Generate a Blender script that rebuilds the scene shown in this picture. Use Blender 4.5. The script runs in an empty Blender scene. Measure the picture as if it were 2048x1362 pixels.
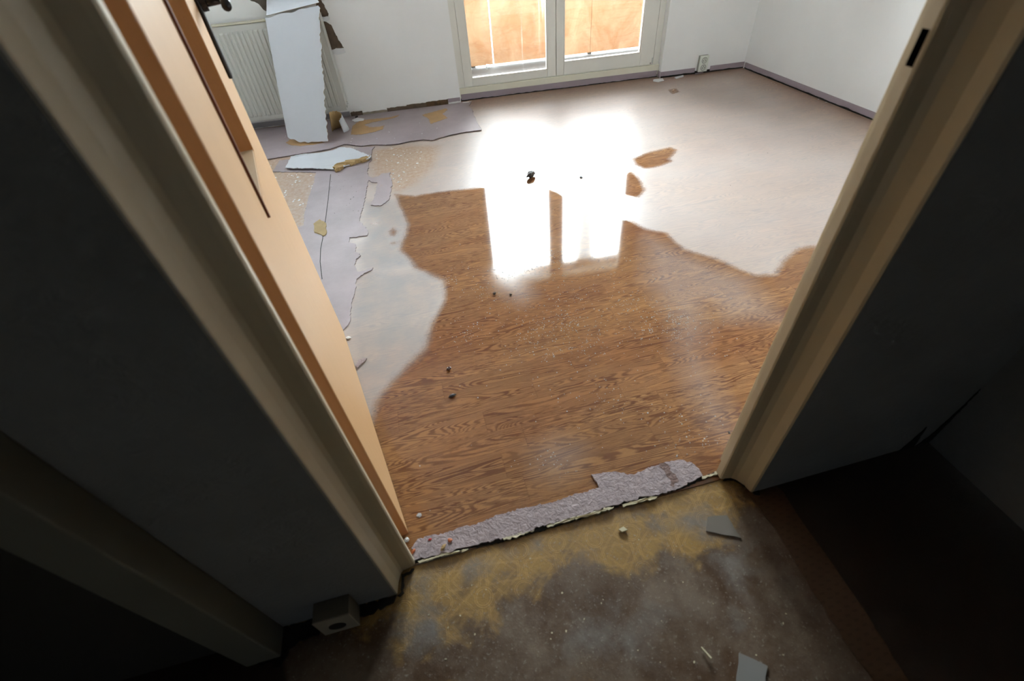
import bpy, bmesh, math, random
import numpy as np
from mathutils import Vector, Matrix, noise
from mathutils.geometry import tessellate_polygon
random.seed(7)
S = bpy.context.scene
COL = S.collection
def lin(r, g, b):
    f = lambda c: (c/255/12.92) if c/255 <= .04045 else ((c/255+.055)/1.055)**2.4
    return (f(r), f(g), f(b), 1)
# ---------------------------------------------------------------- camera
cam_d = bpy.data.cameras.new('camera'); cam = bpy.data.objects.new('camera', cam_d); COL.objects.link(cam)
cam_d.sensor_width = 36; cam_d.lens = 921.4/2048*36; cam_d.clip_start = .01
R_ = Matrix(((0.96787559, -0.24135076, -0.07047447), (-0.2172342, -0.66159098, -0.71770933), (0.12659442, 0.70996281, -0.69276739)))
M3 = Matrix((R_[0], -R_[1], -R_[2])).transposed()
cam.matrix_world = Matrix.Translation((0, 0, 1.2)) @ M3.to_4x4()
cam_d.dof.use_dof = True; cam_d.dof.focus_distance = 2.6; cam_d.dof.aperture_fstop = 3.2
S.camera = cam
# ---------------------------------------------------------------- sky, exposure
W = bpy.data.worlds.new('overcast_sky'); S.world = W; W.use_nodes = True
nt = W.node_tree; bg = nt.nodes['Background']
tc = nt.nodes.new('ShaderNodeTexCoord'); sx = nt.nodes.new('ShaderNodeSeparateXYZ'); rp = nt.nodes.new('ShaderNodeValToRGB')
nt.links.new(tc.outputs['Generated'], sx.inputs[0]); nt.links.new(sx.outputs[2], rp.inputs[0]); nt.links.new(rp.outputs[0], bg.inputs[0])
rp.color_ramp.elements[0].position = 0; rp.color_ramp.elements[0].color = (.10, .11, .10, 1)
rp.color_ramp.elements[1].position = .06; rp.color_ramp.elements[1].color = (.86, .94, 1.0, 1)
bg.inputs[1].default_value = 70
S.view_settings.view_transform = 'Standard'; S.view_settings.look = 'None'
S.view_settings.exposure = 0; S.view_settings.gamma = 1; S.view_settings.use_curve_mapping = False
cy = S.cycles
cy.use_denoising = True; cy.max_bounces = 10; cy.diffuse_bounces = 6; cy.glossy_bounces = 4; cy.transparent_max_bounces = 12
cy.sample_clamp_indirect = 12; cy.caustics_reflective = True; cy.blur_glossy = .5
# ---------------------------------------------------------------- frame of the far wall: u along it, v into the wall, z up
AZ = -0.0913874
FAR = Matrix.Translation((0, 4.15, 0)) @ Matrix.Rotation(AZ, 4, 'Z')
def portal(u0, u1, z0, z1, v):
    l = bpy.data.lights.new('window_portal', 'AREA'); l.shape = 'RECTANGLE'; l.size = u1-u0; l.size_y = z1-z0
    l.cycles.is_portal = True
    o = bpy.data.objects.new('window_portal', l); COL.objects.link(o)
    o.matrix_world = FAR @ Matrix.Translation(((u0+u1)/2, v, (z0+z1)/2)) @ Matrix.Rotation(-math.pi/2, 4, 'X')
portal(.50, 2.20, .0, 2.08, .32); portal(-1.38, -.42, .92, 2.05, .32)
# ---------------------------------------------------------------- helpers
def prop(o, label=None, cat=None, group=None, kind=None):
    for k, v in (('label', label), ('category', cat), ('group', group), ('kind', kind)):
        if v: o[k] = v
    return o
def obj(name, bm, mat, parent=None, mw=None, smooth=False, **kw):
    me = bpy.data.meshes.new(name); bmesh.ops.recalc_face_normals(bm, faces=bm.faces[:]); bm.to_mesh(me); bm.free()
    for m in (mat if isinstance(mat, (list, tuple)) else [mat]): me.materials.append(m)
    if smooth:
        for p in me.polygons: p.use_smooth = True
    o = bpy.data.objects.new(name, me); COL.objects.link(o)
    if mw is not None: o.matrix_world = mw
    if parent is not None: o.parent = parent
    return prop(o, **kw)
def empty(name, loc, mw=None, **kw):
    o = bpy.data.objects.new(name, None); COL.objects.link(o); o.empty_display_size = .05
    if mw is not None: o.matrix_world = mw @ Matrix.Translation(loc)
    else: o.location = loc
    return prop(o, **kw)
def box(bm, x0, x1, y0, y1, z0, z1, mi=0):
    v = [bm.verts.new((x, y, z)) for x in (x0, x1) for y in (y0, y1) for z in (z0, z1)]
    for q in ((0,1,3,2), (4,6,7,5), (0,4,5,1), (2,3,7,6), (0,2,6,4), (1,5,7,3)):
        bm.faces.new([v[i] for i in q]).material_index = mi
def bevel(bm, w, seg=2):
    bmesh.ops.bevel(bm, geom=bm.edges[:], offset=w, segments=seg, affect='EDGES', profile=.5)
def boxbm(*a, bev=0, seg=2):
    bm = bmesh.new(); box(bm, *a)
    if bev: bevel(bm, bev, seg)
    return bm
def jag(poly, step=.01, amp=.002, closed=True):
    out = []; n = len(poly)
    for i in range(n if closed else n-1):
        a = Vector(poly[i]); b = Vector(poly[(i+1) % n]); L = (b-a).length; k = max(1, int(L/step))
        for j in range(k):
            p = a.lerp(b, j/k)
            q = Vector((random.gauss(0, 1), random.gauss(0, 1)))*amp*(1 if j else .4)
            out.append((p.x+q.x, p.y+q.y))
    if not closed: out.append(tuple(poly[-1]))
    return out
def prism(poly, f0, f1, bm=None):
    """solid between two images of a 2-D outline"""
    bm = bm or bmesh.new()
    a = [bm.verts.new(f0(*p)) for p in poly]; b = [bm.verts.new(f1(*p)) for p in poly]
    n = len(poly)
    for (i, j, k) in tessellate_polygon([[Vector((p[0], p[1], 0)) for p in poly]]):
        try: bm.faces.new((a[i], a[j], a[k])); bm.faces.new((b[k], b[j], b[i]))
        except ValueError: pass
    for i in range(n): bm.faces.new((a[i], a[(i+1) % n], b[(i+1) % n], b[i]))
    return bm
def sheet(poly, z0, z1): return prism(poly, lambda x, y: (x, y, z1), lambda x, y: (x, y, z0))
def cyl(bm, a, b, r0, r1=None, n=20, caps=True):
    a = Vector(a); b = Vector(b); r1 = r0 if r1 is None else r1
    d = (b-a).normalized(); s = d.orthogonal().normalized(); t = d.cross(s)
    A = [bm.verts.new(a+(s*math.cos(2*math.pi*i/n)+t*math.sin(2*math.pi*i/n))*r0) for i in range(n)]
    B = [bm.verts.new(b+(s*math.cos(2*math.pi*i/n)+t*math.sin(2*math.pi*i/n))*r1) for i in range(n)]
    for i in range(n): bm.faces.new((A[i], A[(i+1) % n], B[(i+1) % n], B[i]))
    if caps: bm.faces.new(A[::-1]); bm.faces.new(B)
def tube(bm, pts, r, n=10):
    for p, q in zip(pts, pts[1:]): cyl(bm, p, q, r, r, n)
    for p in pts[1:-1]: bmesh.ops.create_icosphere(bm, subdivisions=2, radius=r, matrix=Matrix.Translation(p))
# ---------------------------------------------------------------- materials
class NT:
    def __init__(s, name):
        s.m = bpy.data.materials.new(name); s.m.use_nodes = True; s.t = s.m.node_tree; s.t.nodes.clear()
        s.out = s.t.nodes.new('ShaderNodeOutputMaterial')
    def n(s, typ, ins=None, **kw):
        nd = s.t.nodes.new('ShaderNode'+typ)
        for k, v in kw.items(): setattr(nd, k, v)
        for k, v in (ins or {}).items():
            if isinstance(v, tuple) and len(v) == 2 and hasattr(v[0], 'outputs'): s.t.links.new(v[0].outputs[v[1]], nd.inputs[k])
            elif hasattr(v, 'outputs'): s.t.links.new(v.outputs[0], nd.inputs[k])
            else: nd.inputs[k].default_value = v
        return nd
    def math(s, op, a, b=0, c=None, clamp=False):
        i = {0: a, 1: b}
        if c is not None: i[2] = c
        return s.n('Math', i, operation=op, use_clamp=clamp)
    def ramp(s, x, stops, interp='LINEAR'):
        r = s.n('ValToRGB', {0: x}); r.color_ramp.interpolation = interp; e = r.color_ramp.elements
        while len(e) < len(stops): e.new(.5)
        for k, (p, c) in enumerate(stops):
            e[k].position = p; e[k].color = c if isinstance(c, tuple) else (c, c, c, 1)
        return r
    def mix(s, f, a, b):
        nd = s.t.nodes.new('ShaderNodeMix'); nd.data_type = 'RGBA'
        for k, v in ((0, f), (6, a), (7, b)):
            if isinstance(v, tuple) and len(v) == 2 and hasattr(v[0], 'outputs'): s.t.links.new(v[0].outputs[v[1]], nd.inputs[k])
            elif hasattr(v, 'outputs'): s.t.links.new(v.outputs[2] if v.bl_idname == 'ShaderNodeMix' else v.outputs[0], nd.inputs[k])
            else: nd.inputs[k].default_value = v
        return nd
    def sock(s, v): return v.outputs[2] if v.bl_idname == 'ShaderNodeMix' else v.outputs[0]
    def noise(s, vec, scale, detail=3, rough=.5, dist=0):
        i = {'Scale': scale, 'Detail': detail, 'Roughness': rough, 'Distortion': dist}
        if vec is not None: i['Vector'] = vec
        return s.n('TexNoise', i)
    def coord(s, sc=(1, 1, 1), rot=(0, 0, 0), out='Object'):
        c = s.n('TexCoord'); m = s.n('Mapping', {'Vector': (c, out), 'Scale': sc, 'Rotation': rot}); return m
    def bsdf(s, col, rough, bump=None, bstr=.3, bdist=.01, **kw):
        b = s.n('BsdfPrincipled')
        for k, v in (('Base Color', col), ('Roughness', rough)):
            if hasattr(v, 'outputs'): s.t.links.new(s.sock(v), b.inputs[k])
            else: b.inputs[k].default_value = v
        for k, v in kw.items():
            k = k.replace('_', ' ')
            if hasattr(v, 'outputs'): s.t.links.new(s.sock(v), b.inputs[k])
            else: b.inputs[k].default_value = v
        if bump is not None:
            bn = s.n('Bump', {'Height': bump, 'Strength': bstr, 'Distance': bdist}); s.t.links.new(bn.outputs[0], b.inputs['Normal'])
        s.t.links.new(b.outputs[0], s.out.inputs[0]); return b
def plain(name, c, rough=.5, bump=None, var=.06, scale=12, **kw):
    t = NT(name); co = t.coord(); nz = t.noise(co, scale, 4)
    c2 = tuple(x*(1-var*2) for x in c[:3])+(1,)
    col = t.mix(nz, c, c2)
    if bump: t.bsdf(col, rough, t.noise(co, bump[0], 4), bump[1], bump[2] if len(bump) > 2 else .004, **kw)
    else: t.bsdf(col, rough, **kw)
    return t.m

def mat_wall_paper(name, c, swirl=False, dirt=0.0):
    t = NT(name); co = t.coord()
    n1 = t.noise(co, 2.2, 5, .6); n2 = t.noise(co, 60, 3)
    col = t.mix(t.ramp(n1, [(.35, 0.0), (.75, 1.0)]), c, tuple(x*(1-dirt) for x in c[:3])+(1,))
    if swirl:
        cs = t.coord((1.6, 1.6, 3.2)); w = t.noise(cs, 9, 5, .6, 2.5)
        t.bsdf(col, .75, w, .35, .012)
    else: t.bsdf(col, .8, n2, .12, .002)
    return t.m
M_wall = mat_wall_paper('white_wall_paper', lin(240, 240, 239), dirt=.05)
M_ceil = plain('ceiling_paint', lin(238, 238, 238), .9)
M_hall = mat_wall_paper('grey_hall_wallpaper', lin(142, 143, 145), True, .35)
M_dark = plain('dark_void_shade', lin(60, 56, 52), .9)  # dark colour stands in for the shade of the unlit void at left
M_pink = plain('pink_grey_vinyl', lin(158, 144, 152), .5, (40, .3, .002), var=.08)
M_frame = plain('cream_frame_paint', lin(196, 182, 155), .38, (30, .12, .002), var=.05)
M_frame_white = plain('white_frame_paint', lin(214, 214, 208), .4, var=.03)
M_winframe = plain('white_window_paint', lin(230, 228, 220), .45, (50, .2, .001), var=.03)
M_rad = plain('radiator_enamel', lin(205, 206, 200), .35, var=.02)
M_grille = plain('radiator_top_enamel', lin(205, 198, 175), .3, var=.04)
M_black = plain('black_metal', lin(16, 12, 18), .35)
M_board = plain('white_board_paint', lin(205, 208, 214), .6, (80, .1, .001), var=.02)
M_tan = plain('tan_fibre', lin(190, 160, 112), .9, (60, .4, .004), var=.2)
M_crumb = plain('dark_rubble', lin(70, 58, 48), .6, (90, .7, .004), var=.4, scale=90)
M_chip = plain('paint_flake_white', lin(225, 226, 228), .5, var=.03)
M_chip_cream = plain('paint_flake_cream', lin(200, 190, 160), .5, var=.05)
M_hole = plain('hollow_black', lin(8, 8, 8), 1.0, Specular_IOR_Level=0.0)
M_red = plain('red_paint_chip', lin(175, 40, 35), .4)
M_orange = plain('orange_paint_chip', lin(180, 95, 50), .5)
M_yellow = plain('yellow_paper_scrap', lin(176, 150, 100), .7, var=.2, scale=40)
M_dirt = plain('black_grime', lin(34, 30, 26), .8, (70, .6, .004), var=.4, scale=60)
M_bare = plain('bare_plaster_brown', lin(118, 100, 84), .95, (45, .8, .006), var=.35, scale=25)
M_skirt_gap = plain('crumbling_brick', lin(120, 92, 62), .9, (60, .8, .008), var=.5, scale=40)

def attr(t, name): return t.n('Attribute', attribute_name=name)
def mat_lino():
    t = NT('wood_print_linoleum'); g = t.n('NewGeometry'); sp = t.n('SeparateXYZ', {0: (g, 'Position')})
    X, Y = (sp, 'X'), (sp, 'Y')
    row = t.math('FLOOR', t.math('DIVIDE', Y, .085)); rr = t.n('TexWhiteNoise', {'W': row}, noise_dimensions='1D')
    xo = t.math('ADD', X, t.math('MULTIPLY', (rr, 'Value'), .6)); pl = t.math('FLOOR', t.math('DIVIDE', xo, .46))
    key = t.math('ADD', t.math('MULTIPLY', row, 7.31), t.math('MULTIPLY', pl, 3.77)); kr = t.n('TexWhiteNoise', {'W': key}, noise_dimensions='1D')
    off = t.math('MULTIPLY', (kr, 'Value'), 31)
    # cathedral grain: contour lines of a stretched noise
    v1 = t.n('CombineXYZ', {0: t.math('ADD', t.math('MULTIPLY', X, .95), off), 1: t.math('ADD', t.math('MULTIPLY', Y, 11), off), 2: off})
    n1 = t.noise(v1, 1.5, 2, .45, .5)
    v2 = t.n('CombineXYZ', {0: t.math('MULTIPLY', X, 9), 1: t.math('MULTIPLY', Y, 55), 2: off}); n2 = t.noise(v2, 1, 5, .7)
    ph = t.math('ADD', t.math('MULTIPLY', n1, 36), t.math('MULTIPLY', n2, 1.1))
    tri = t.math('PINGPONG', ph, .5)
    line = t.math('MULTIPLY', t.ramp(tri, [(.13, 1.0), (.31, 0.0)]), t.ramp(t.noise(v2, .35, 3), [(.38, .60), (.60, 1.0)]))
    v3 = t.n('CombineXYZ', {0: t.math('MULTIPLY', X, 14), 1: t.math('MULTIPLY', Y, 130), 2: 3.0}); n3 = t.noise(v3, 1, 4, .75)
    pore = t.ramp(n3, [(.50, 0.0), (.60, 1.0)])
    v4 = t.n('CombineXYZ', {0: t.math('MULTIPLY', X, 2.2), 1: t.math('MULTIPLY', Y, 9), 2: 9.0}); n4 = t.noise(v4, 1, 3)
    patch = t.ramp(n4, [(.42, 0.0), (.62, 1.0)])
    dk = t.math('MAXIMUM', t.math('MULTIPLY', line, .85), t.math('MULTIPLY', t.math('MULTIPLY', pore, patch), .9))
    base = t.mix((kr, 'Value'), lin(154, 112, 72), lin(138, 98, 62))
    big = t.ramp(t.noise(t.n('CombineXYZ', {0: t.math('MULTIPLY', X, 1.2), 1: t.math('MULTIPLY', Y, 3.5), 2: 5.0}), 1, 4), [(.4, 0.0), (.65, 1.0)])
    base = t.mix(t.math('MULTIPLY', big, .55), base, lin(132, 82, 48))
    wood = t.mix(dk, base, lin(84, 47, 32))
    # seams between printed blocks
    fy = t.math('FRACT', t.math('DIVIDE', Y, .085)); fx = t.math('FRACT', t.math('DIVIDE', xo, .46))
    seam = t.math('MAXIMUM', t.math('LESS_THAN', fy, .02), t.math('LESS_THAN', fx, .005))
    wood = t.mix(t.math('MULTIPLY', seam, .35), wood, lin(95, 58, 38))
    # wetness from the vertex distance fields, edges broken by noise
    pos = (g, 'Position')
    e1 = t.noise(pos, 9, 4, .6); e2 = t.noise(pos, 120, 3, .7); e3 = t.noise(pos, 2.5, 3)
    jit = t.math('ADD', t.math('MULTIPLY', t.math('SUBTRACT', e1, .5), .035), t.math('MULTIPLY', t.math('SUBTRACT', e2, .5), .03))
    wet = t.n('MapRange', {'Value': t.math('ADD', (attr(t, 'wet'), 'Fac'), jit), 'From Min': -.018, 'From Max': .018})
    milk = t.n('MapRange', {'Value': t.math('ADD', (attr(t, 'milk'), 'Fac'), t.math('MULTIPLY', jit, .7)), 'From Min': -.025, 'From Max': .03})
    tan = t.n('MapRange', {'Value': t.math('ADD', (attr(t, 'tan'), 'Fac'), jit), 'From Min': -.03, 'From Max': .04})
    edge = t.n('MapRange', {'Value': (attr(t, 'edge'), 'Fac'), 'From Min': .02, 'From Max': .34})
    haze = t.n('MapRange', {'Value': t.math('ADD', (attr(t, 'haze'), 'Fac'), jit), 'From Min': -.06, 'From Max': .08})
    # the dry film of lime and dust
    film = t.math('MULTIPLY', t.math('SUBTRACT', 1.0, wet), t.math('ADD', .17, t.math('MULTIPLY', edge, .33)))
    film = t.math('MULTIPLY', film, t.math('ADD', .75, t.math('MULTIPLY', e3, .5)))
    col = t.mix(film, wood, lin(205, 198, 194))
    tc_ = t.mix(t.ramp(t.noise(pos, 45, 5, .7), [(.35, 0.0), (.7, 1.0)]), lin(158, 118, 78), lin(186, 166, 146))
    col = t.mix(t.math('MULTIPLY', tan, .75), col, tc_)
    col = t.mix(t.math('MULTIPLY', milk, t.ramp(t.noise(pos, 7, 4, .6), [(.35, .10), (.65, .62)])), col, lin(140, 141, 143))
    grit = t.ramp(t.noise(pos, 380, 2, .8), [(.62, 0.0), (.72, 1.0)])
    gz = t.ramp(t.noise(pos, 5, 3), [(.48, 0.0), (.66, 1.0)])
    dust = t.math('MULTIPLY', haze, t.math('ADD', .18, t.math('MULTIPLY', grit, .5)))
    dust = t.math('MAXIMUM', dust, t.math('MULTIPLY', t.math('MULTIPLY', grit, gz), .22))
    col = t.mix(dust, col, lin(196, 194, 196))
    rough = t.math('SUBTRACT', .40, t.math('MULTIPLY', wet, .34))
    rough = t.math('ADD', rough, t.math('MULTIPLY', t.math('MAXIMUM', dust, t.math('MULTIPLY', tan, .3)), .5))
    rough = t.math('ADD', rough, t.math('MULTIPLY', milk, .10)); spec = t.math('SUBTRACT', .5, t.math('MULTIPLY', milk, .25))
    bh = t.math('MULTIPLY', t.math('ADD', t.math('MULTIPLY', e2, .5), n3), t.math('SUBTRACT', 1.0, t.math('MULTIPLY', wet, .95)))
    t.bsdf(col, rough, bh, .25, .0012, IOR=1.5, Specular_IOR_Level=spec)
    return t.m
M_lino = mat_lino()

def mat_pinkboard():
    t = NT('torn_pink_underlay'); g = t.n('NewGeometry'); pos = (g, 'Position')
    a = t.noise(pos, 4, 5, .65); b = t.noise(pos, 70, 4, .7)
    col = t.mix(t.ramp(a, [(.35, 0.0), (.7, 1.0)]), lin(162, 147, 150), lin(146, 133, 134))
    worn = t.ramp(t.noise(pos, 11, 5, .7), [(.66, 0.0), (.72, 1.0)]); col = t.mix(t.math('MULTIPLY', worn, .45), col, lin(170, 140, 108))
    t.bsdf(col, .5, b, .35, .003); return t.m
M_under = mat_pinkboard()
M_strip = (lambda t: (t.bsdf(t.mix(t.ramp(t.noise(t.coord(), 55, 4, .7), [(.3, 0.0), (.7, 1.0)]), lin(172, 156, 158), lin(132, 118, 120)), .7, t.noise(t.coord(), 75, 4, .65, .8), .9, .006), t.m)[1])(NT('rough_pink_underlay'))

M_wornpatch = plain('worn_tan_patch', lin(188, 150, 102), .8, (60, .4, .003), var=.2)
def mat_hallfloor():
    t = NT('worn_yellow_linoleum'); g = t.n('NewGeometry'); pos = (g, 'Position')
    wv = t.n('VectorMath', {0: pos, 1: t.n('VectorMath', {0: (t.noise(pos, 10, 2), 'Color'), 'Scale': .016}, operation='SCALE')}, operation='ADD')
    mp = t.n('Mapping', {'Vector': wv, 'Rotation': (0, 0, .12), 'Scale': (1, 1, 1)}); sp = t.n('SeparateXYZ', {0: mp})
    wb = t.noise(pos, 14, 2)
    P = .098
    def cell(a, o): return t.math('SUBTRACT', t.math('FRACT', t.math('ADD', t.math('DIVIDE', (sp, a), P), o)), .5)
    lines = None
    for ox, oy in ((0, 0), (.5, .5)):
        cx, cy_ = cell('X', ox), cell('Y', oy)
        r = t.math('SQRT', t.math('ADD', t.math('MULTIPLY', cx, cx), t.math('MULTIPLY', cy_, cy_)))
        di = t.math('ADD', t.math('ABSOLUTE', cx), t.math('ABSOLUTE', cy_))
        st = t.math('MAXIMUM', t.math('ABSOLUTE', cx), t.math('MULTIPLY', t.math('ABSOLUTE', cy_), 1.7))
        for d, rad in (((r, .20), (di, .47)) if ox else ((st, .40), (di, .30))):
            ring = t.math('LESS_THAN', t.math('ABSOLUTE', t.math('SUBTRACT', t.math('ABSOLUTE', t.math('SUBTRACT', d, rad)), .022)), .0075)
            lines = ring if lines is None else t.math('MAXIMUM', lines, ring)
    n1 = t.noise(pos, 3.2, 6, .62, .6); n2 = t.noise(pos, 9, 5, .65, .5); n3 = t.noise(pos, 160, 3, .7); n4 = t.noise(pos, 5.5, 6, .68)
    base = t.mix(n3, lin(166, 132, 72), lin(130, 100, 52))
    base = t.mix(t.math('MULTIPLY', t.ramp(t.noise(pos, 18, 6, .75), [(.42, 0.0), (.62, 1.0)]), .6), base, lin(116, 88, 56))
    base = t.mix(t.math('MULTIPLY', lines, .36), base, lin(214, 170, 100))
    dirt = t.n('MapRange', {'Value': t.math('ADD', (attr(t, 'dirt'), 'Fac'), t.math('ADD', t.math('MULTIPLY', t.math('SUBTRACT', n1, .5), .30), t.math('MULTIPLY', t.math('SUBTRACT', n2, .5), .22))), 'From Min': -.018, 'From Max': .03})  # dirt, plus shade painted into the colour near the socket box
    dirt = t.math('MAXIMUM', dirt, t.ramp(n2, [(.51, 0.0), (.66, .75)]))
    dcol = t.mix(t.ramp(n4, [(.4, 0.0), (.62, 1.0)]), lin(66, 44, 30), lin(112, 98, 86))
    col = t.mix(t.math('MULTIPLY', dirt, .92), base, dcol)
    scum = t.n('MapRange', {'Value': t.math('ADD', (attr(t, 'scum'), 'Fac'), t.math('MULTIPLY', t.math('SUBTRACT', n2, .5), .22)), 'From Min': -.02, 'From Max': .05})
    scum = t.math('MULTIPLY', scum, t.ramp(t.noise(pos, 24, 5, .7), [(.3, .35), (.6, 1.0)]))
    col = t.mix(t.math('MULTIPLY', scum, .75), col, lin(126, 120, 114))
    spk = t.ramp(n3, [(.60, 0.0), (.70, 1.0)]); col = t.mix(t.math('MULTIPLY', spk, .45), col, lin(170, 165, 155))
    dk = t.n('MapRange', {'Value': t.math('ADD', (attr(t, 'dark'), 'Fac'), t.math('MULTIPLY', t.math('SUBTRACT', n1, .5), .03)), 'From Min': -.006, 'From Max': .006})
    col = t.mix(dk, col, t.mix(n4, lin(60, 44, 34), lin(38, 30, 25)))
    rough = t.math('ADD', .34, t.math('MULTIPLY', n2, .3))
    hb = t.math('ADD', t.math('MULTIPLY', lines, .6), t.math('ADD', t.math('MULTIPLY', n3, .5), n2))
    t.bsdf(col, rough, hb, .35, .003); return t.m
M_hfloor = mat_hallfloor()
def mat_patterned_strip():
    t = NT('brown_patterned_edging'); g = t.n('NewGeometry'); pos = (g, 'Position')
    sp = t.n('SeparateXYZ', {0: pos}); zz = t.math('PINGPONG', t.math('ADD', t.math('MULTIPLY', (sp, 'Y'), 1.0), t.math('MULTIPLY', t.math('FLOOR', t.math('MULTIPLY', (sp, 'X'), 90)), .012)), .028)
    ln = t.math('LESS_THAN', t.math('ABSOLUTE', t.math('SUBTRACT', zz, .014)), .0025)
    col = t.mix(t.math('MULTIPLY', ln, .5), t.mix(t.noise(pos, 20, 4), lin(94, 68, 46), lin(70, 49, 35)), lin(60, 36, 24))
    t.bsdf(col, .5, t.noise(pos, 90, 3), .3, .002); return t.m
M_pstrip = mat_patterned_strip()

def mat_doorface(name, a, b, rot=False):
    t = NT(name); co = t.coord((18, 18, 1.3)); n = t.noise(co, 3, 5, .6, .4); col = t.mix(n, a, b)
    t.bsdf(col, .42, n, .06, .001); return t.m
M_door = mat_doorface('beech_veneer', lin(204, 164, 120), lin(190, 148, 102))
M_dooredge = mat_doorface('beech_edge_band', lin(190, 128, 74), lin(170, 108, 58))
M_bead = mat_doorface('dark_red_glazing_bead', lin(120, 62, 36), lin(100, 48, 28))

def mat_glass(name, dirty=0.0, dimmed=False):
    t = NT(name)
    tr = t.n('BsdfTransparent', {0: (.93, .95, .94, 1)}); gl = t.n('BsdfGlossy', {'Roughness': .02 if not dimmed else .2})
    fr = t.n('Fresnel', {'IOR': 1.45}); sh = t.n('MixShader', {0: fr, 1: tr, 2: gl})
    if dirty:
        co = t.coord((1, 1, 1)); sp = t.n('SeparateXYZ', {0: co})
        v = t.n('CombineXYZ', {0: t.math('MULTIPLY', (sp, 'X'), 30), 1: 0.0, 2: t.math('MULTIPLY', (sp, 'Z'), .5)})
        n = t.noise(v, 1, 5, .7); st = t.ramp(n, [(.56, 0.0), (.70, 1.0)])
        reg = t.n('MapRange', {'Value': (sp, 'X'), 'From Min': 1.0, 'From Max': 1.14})
        reg2 = t.n('MapRange', {'Value': (sp, 'X'), 'From Min': 1.30, 'From Max': 1.26})
        low = t.n('MapRange', {'Value': (sp, 'Z'), 'From Min': .185, 'From Max': .15})
        am = t.math('ADD', t.math('MULTIPLY', t.math('MULTIPLY', st, reg), t.math('MULTIPLY', reg2, dirty)), t.math('MULTIPLY', st, .012))
        am = t.math('ADD', am, t.math('MULTIPLY', low, t.math('MULTIPLY', n, .10)), clamp=True)
        tl = t.n('BsdfTranslucent', {0: (.9, .92, .95, 1)}); sh = t.n('MixShader', {0: am, 1: sh, 2: tl})
    if dimmed: sh = t.n('MixShader', {0: .72, 1: sh, 2: t.n('BsdfTranslucent', {0: (.72, .74, .76, 1)})})
    t.t.links.new(sh.outputs[0], t.out.inputs[0]); return t.m
M_glass = mat_glass('window_glass', .55)
M_doorglass = mat_glass('door_glass', 0)
M_milk = mat_glass('dimming_window_glass', 0, True)  # panes made milky to dim the sky light through the unseen window
def mat_parapet():
    t = NT('stained_orange_board'); co = t.coord((1, 1, 1)); sp = t.n('SeparateXYZ', {0: co})
    v = t.n('CombineXYZ', {0: t.math('MULTIPLY', (sp, 'X'), 5), 1: 0.0, 2: t.math('MULTIPLY', (sp, 'Z'), 3)})
    v2 = t.n('CombineXYZ', {0: t.math('MULTIPLY', (sp, 'X'), 6), 1: 0.0, 2: t.math('MULTIPLY', (sp, 'Z'), 26)})
    a = t.noise(v, 1, 5, .65, 1.0); b = t.noise(v2, 1, 6, .7, 1.2)
    col = t.mix(t.ramp(a, [(.38, 0.0), (.68, 1.0)]), lin(166, 120, 88), lin(184, 148, 118))
    col = t.mix(t.math('MULTIPLY', t.ramp(b, [(.5, 0.0), (.7, 1.0)]), .45), col, lin(138, 94, 66))
    d = t.n('BsdfDiffuse'); t.t.links.new(col.outputs[2], d.inputs[0]); tl = t.n('BsdfTranslucent'); t.t.links.new(col.outputs[2], tl.inputs[0])
    m = t.n('MixShader', {0: TRL, 1: d, 2: tl}); t.t.links.new(m.outputs[0], t.out.inputs[0]); return t.m
TRL = .006
M_parapet = mat_parapet()
M_balc = plain('dirty_balcony_floor', lin(58, 50, 44), .8, (30, .4, .004), var=.2)
M_conc = plain('balcony_concrete', lin(78, 76, 74), .9, (30, .4, .004))
M_render = plain('grey_render', lin(150, 150, 150), .9)

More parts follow.
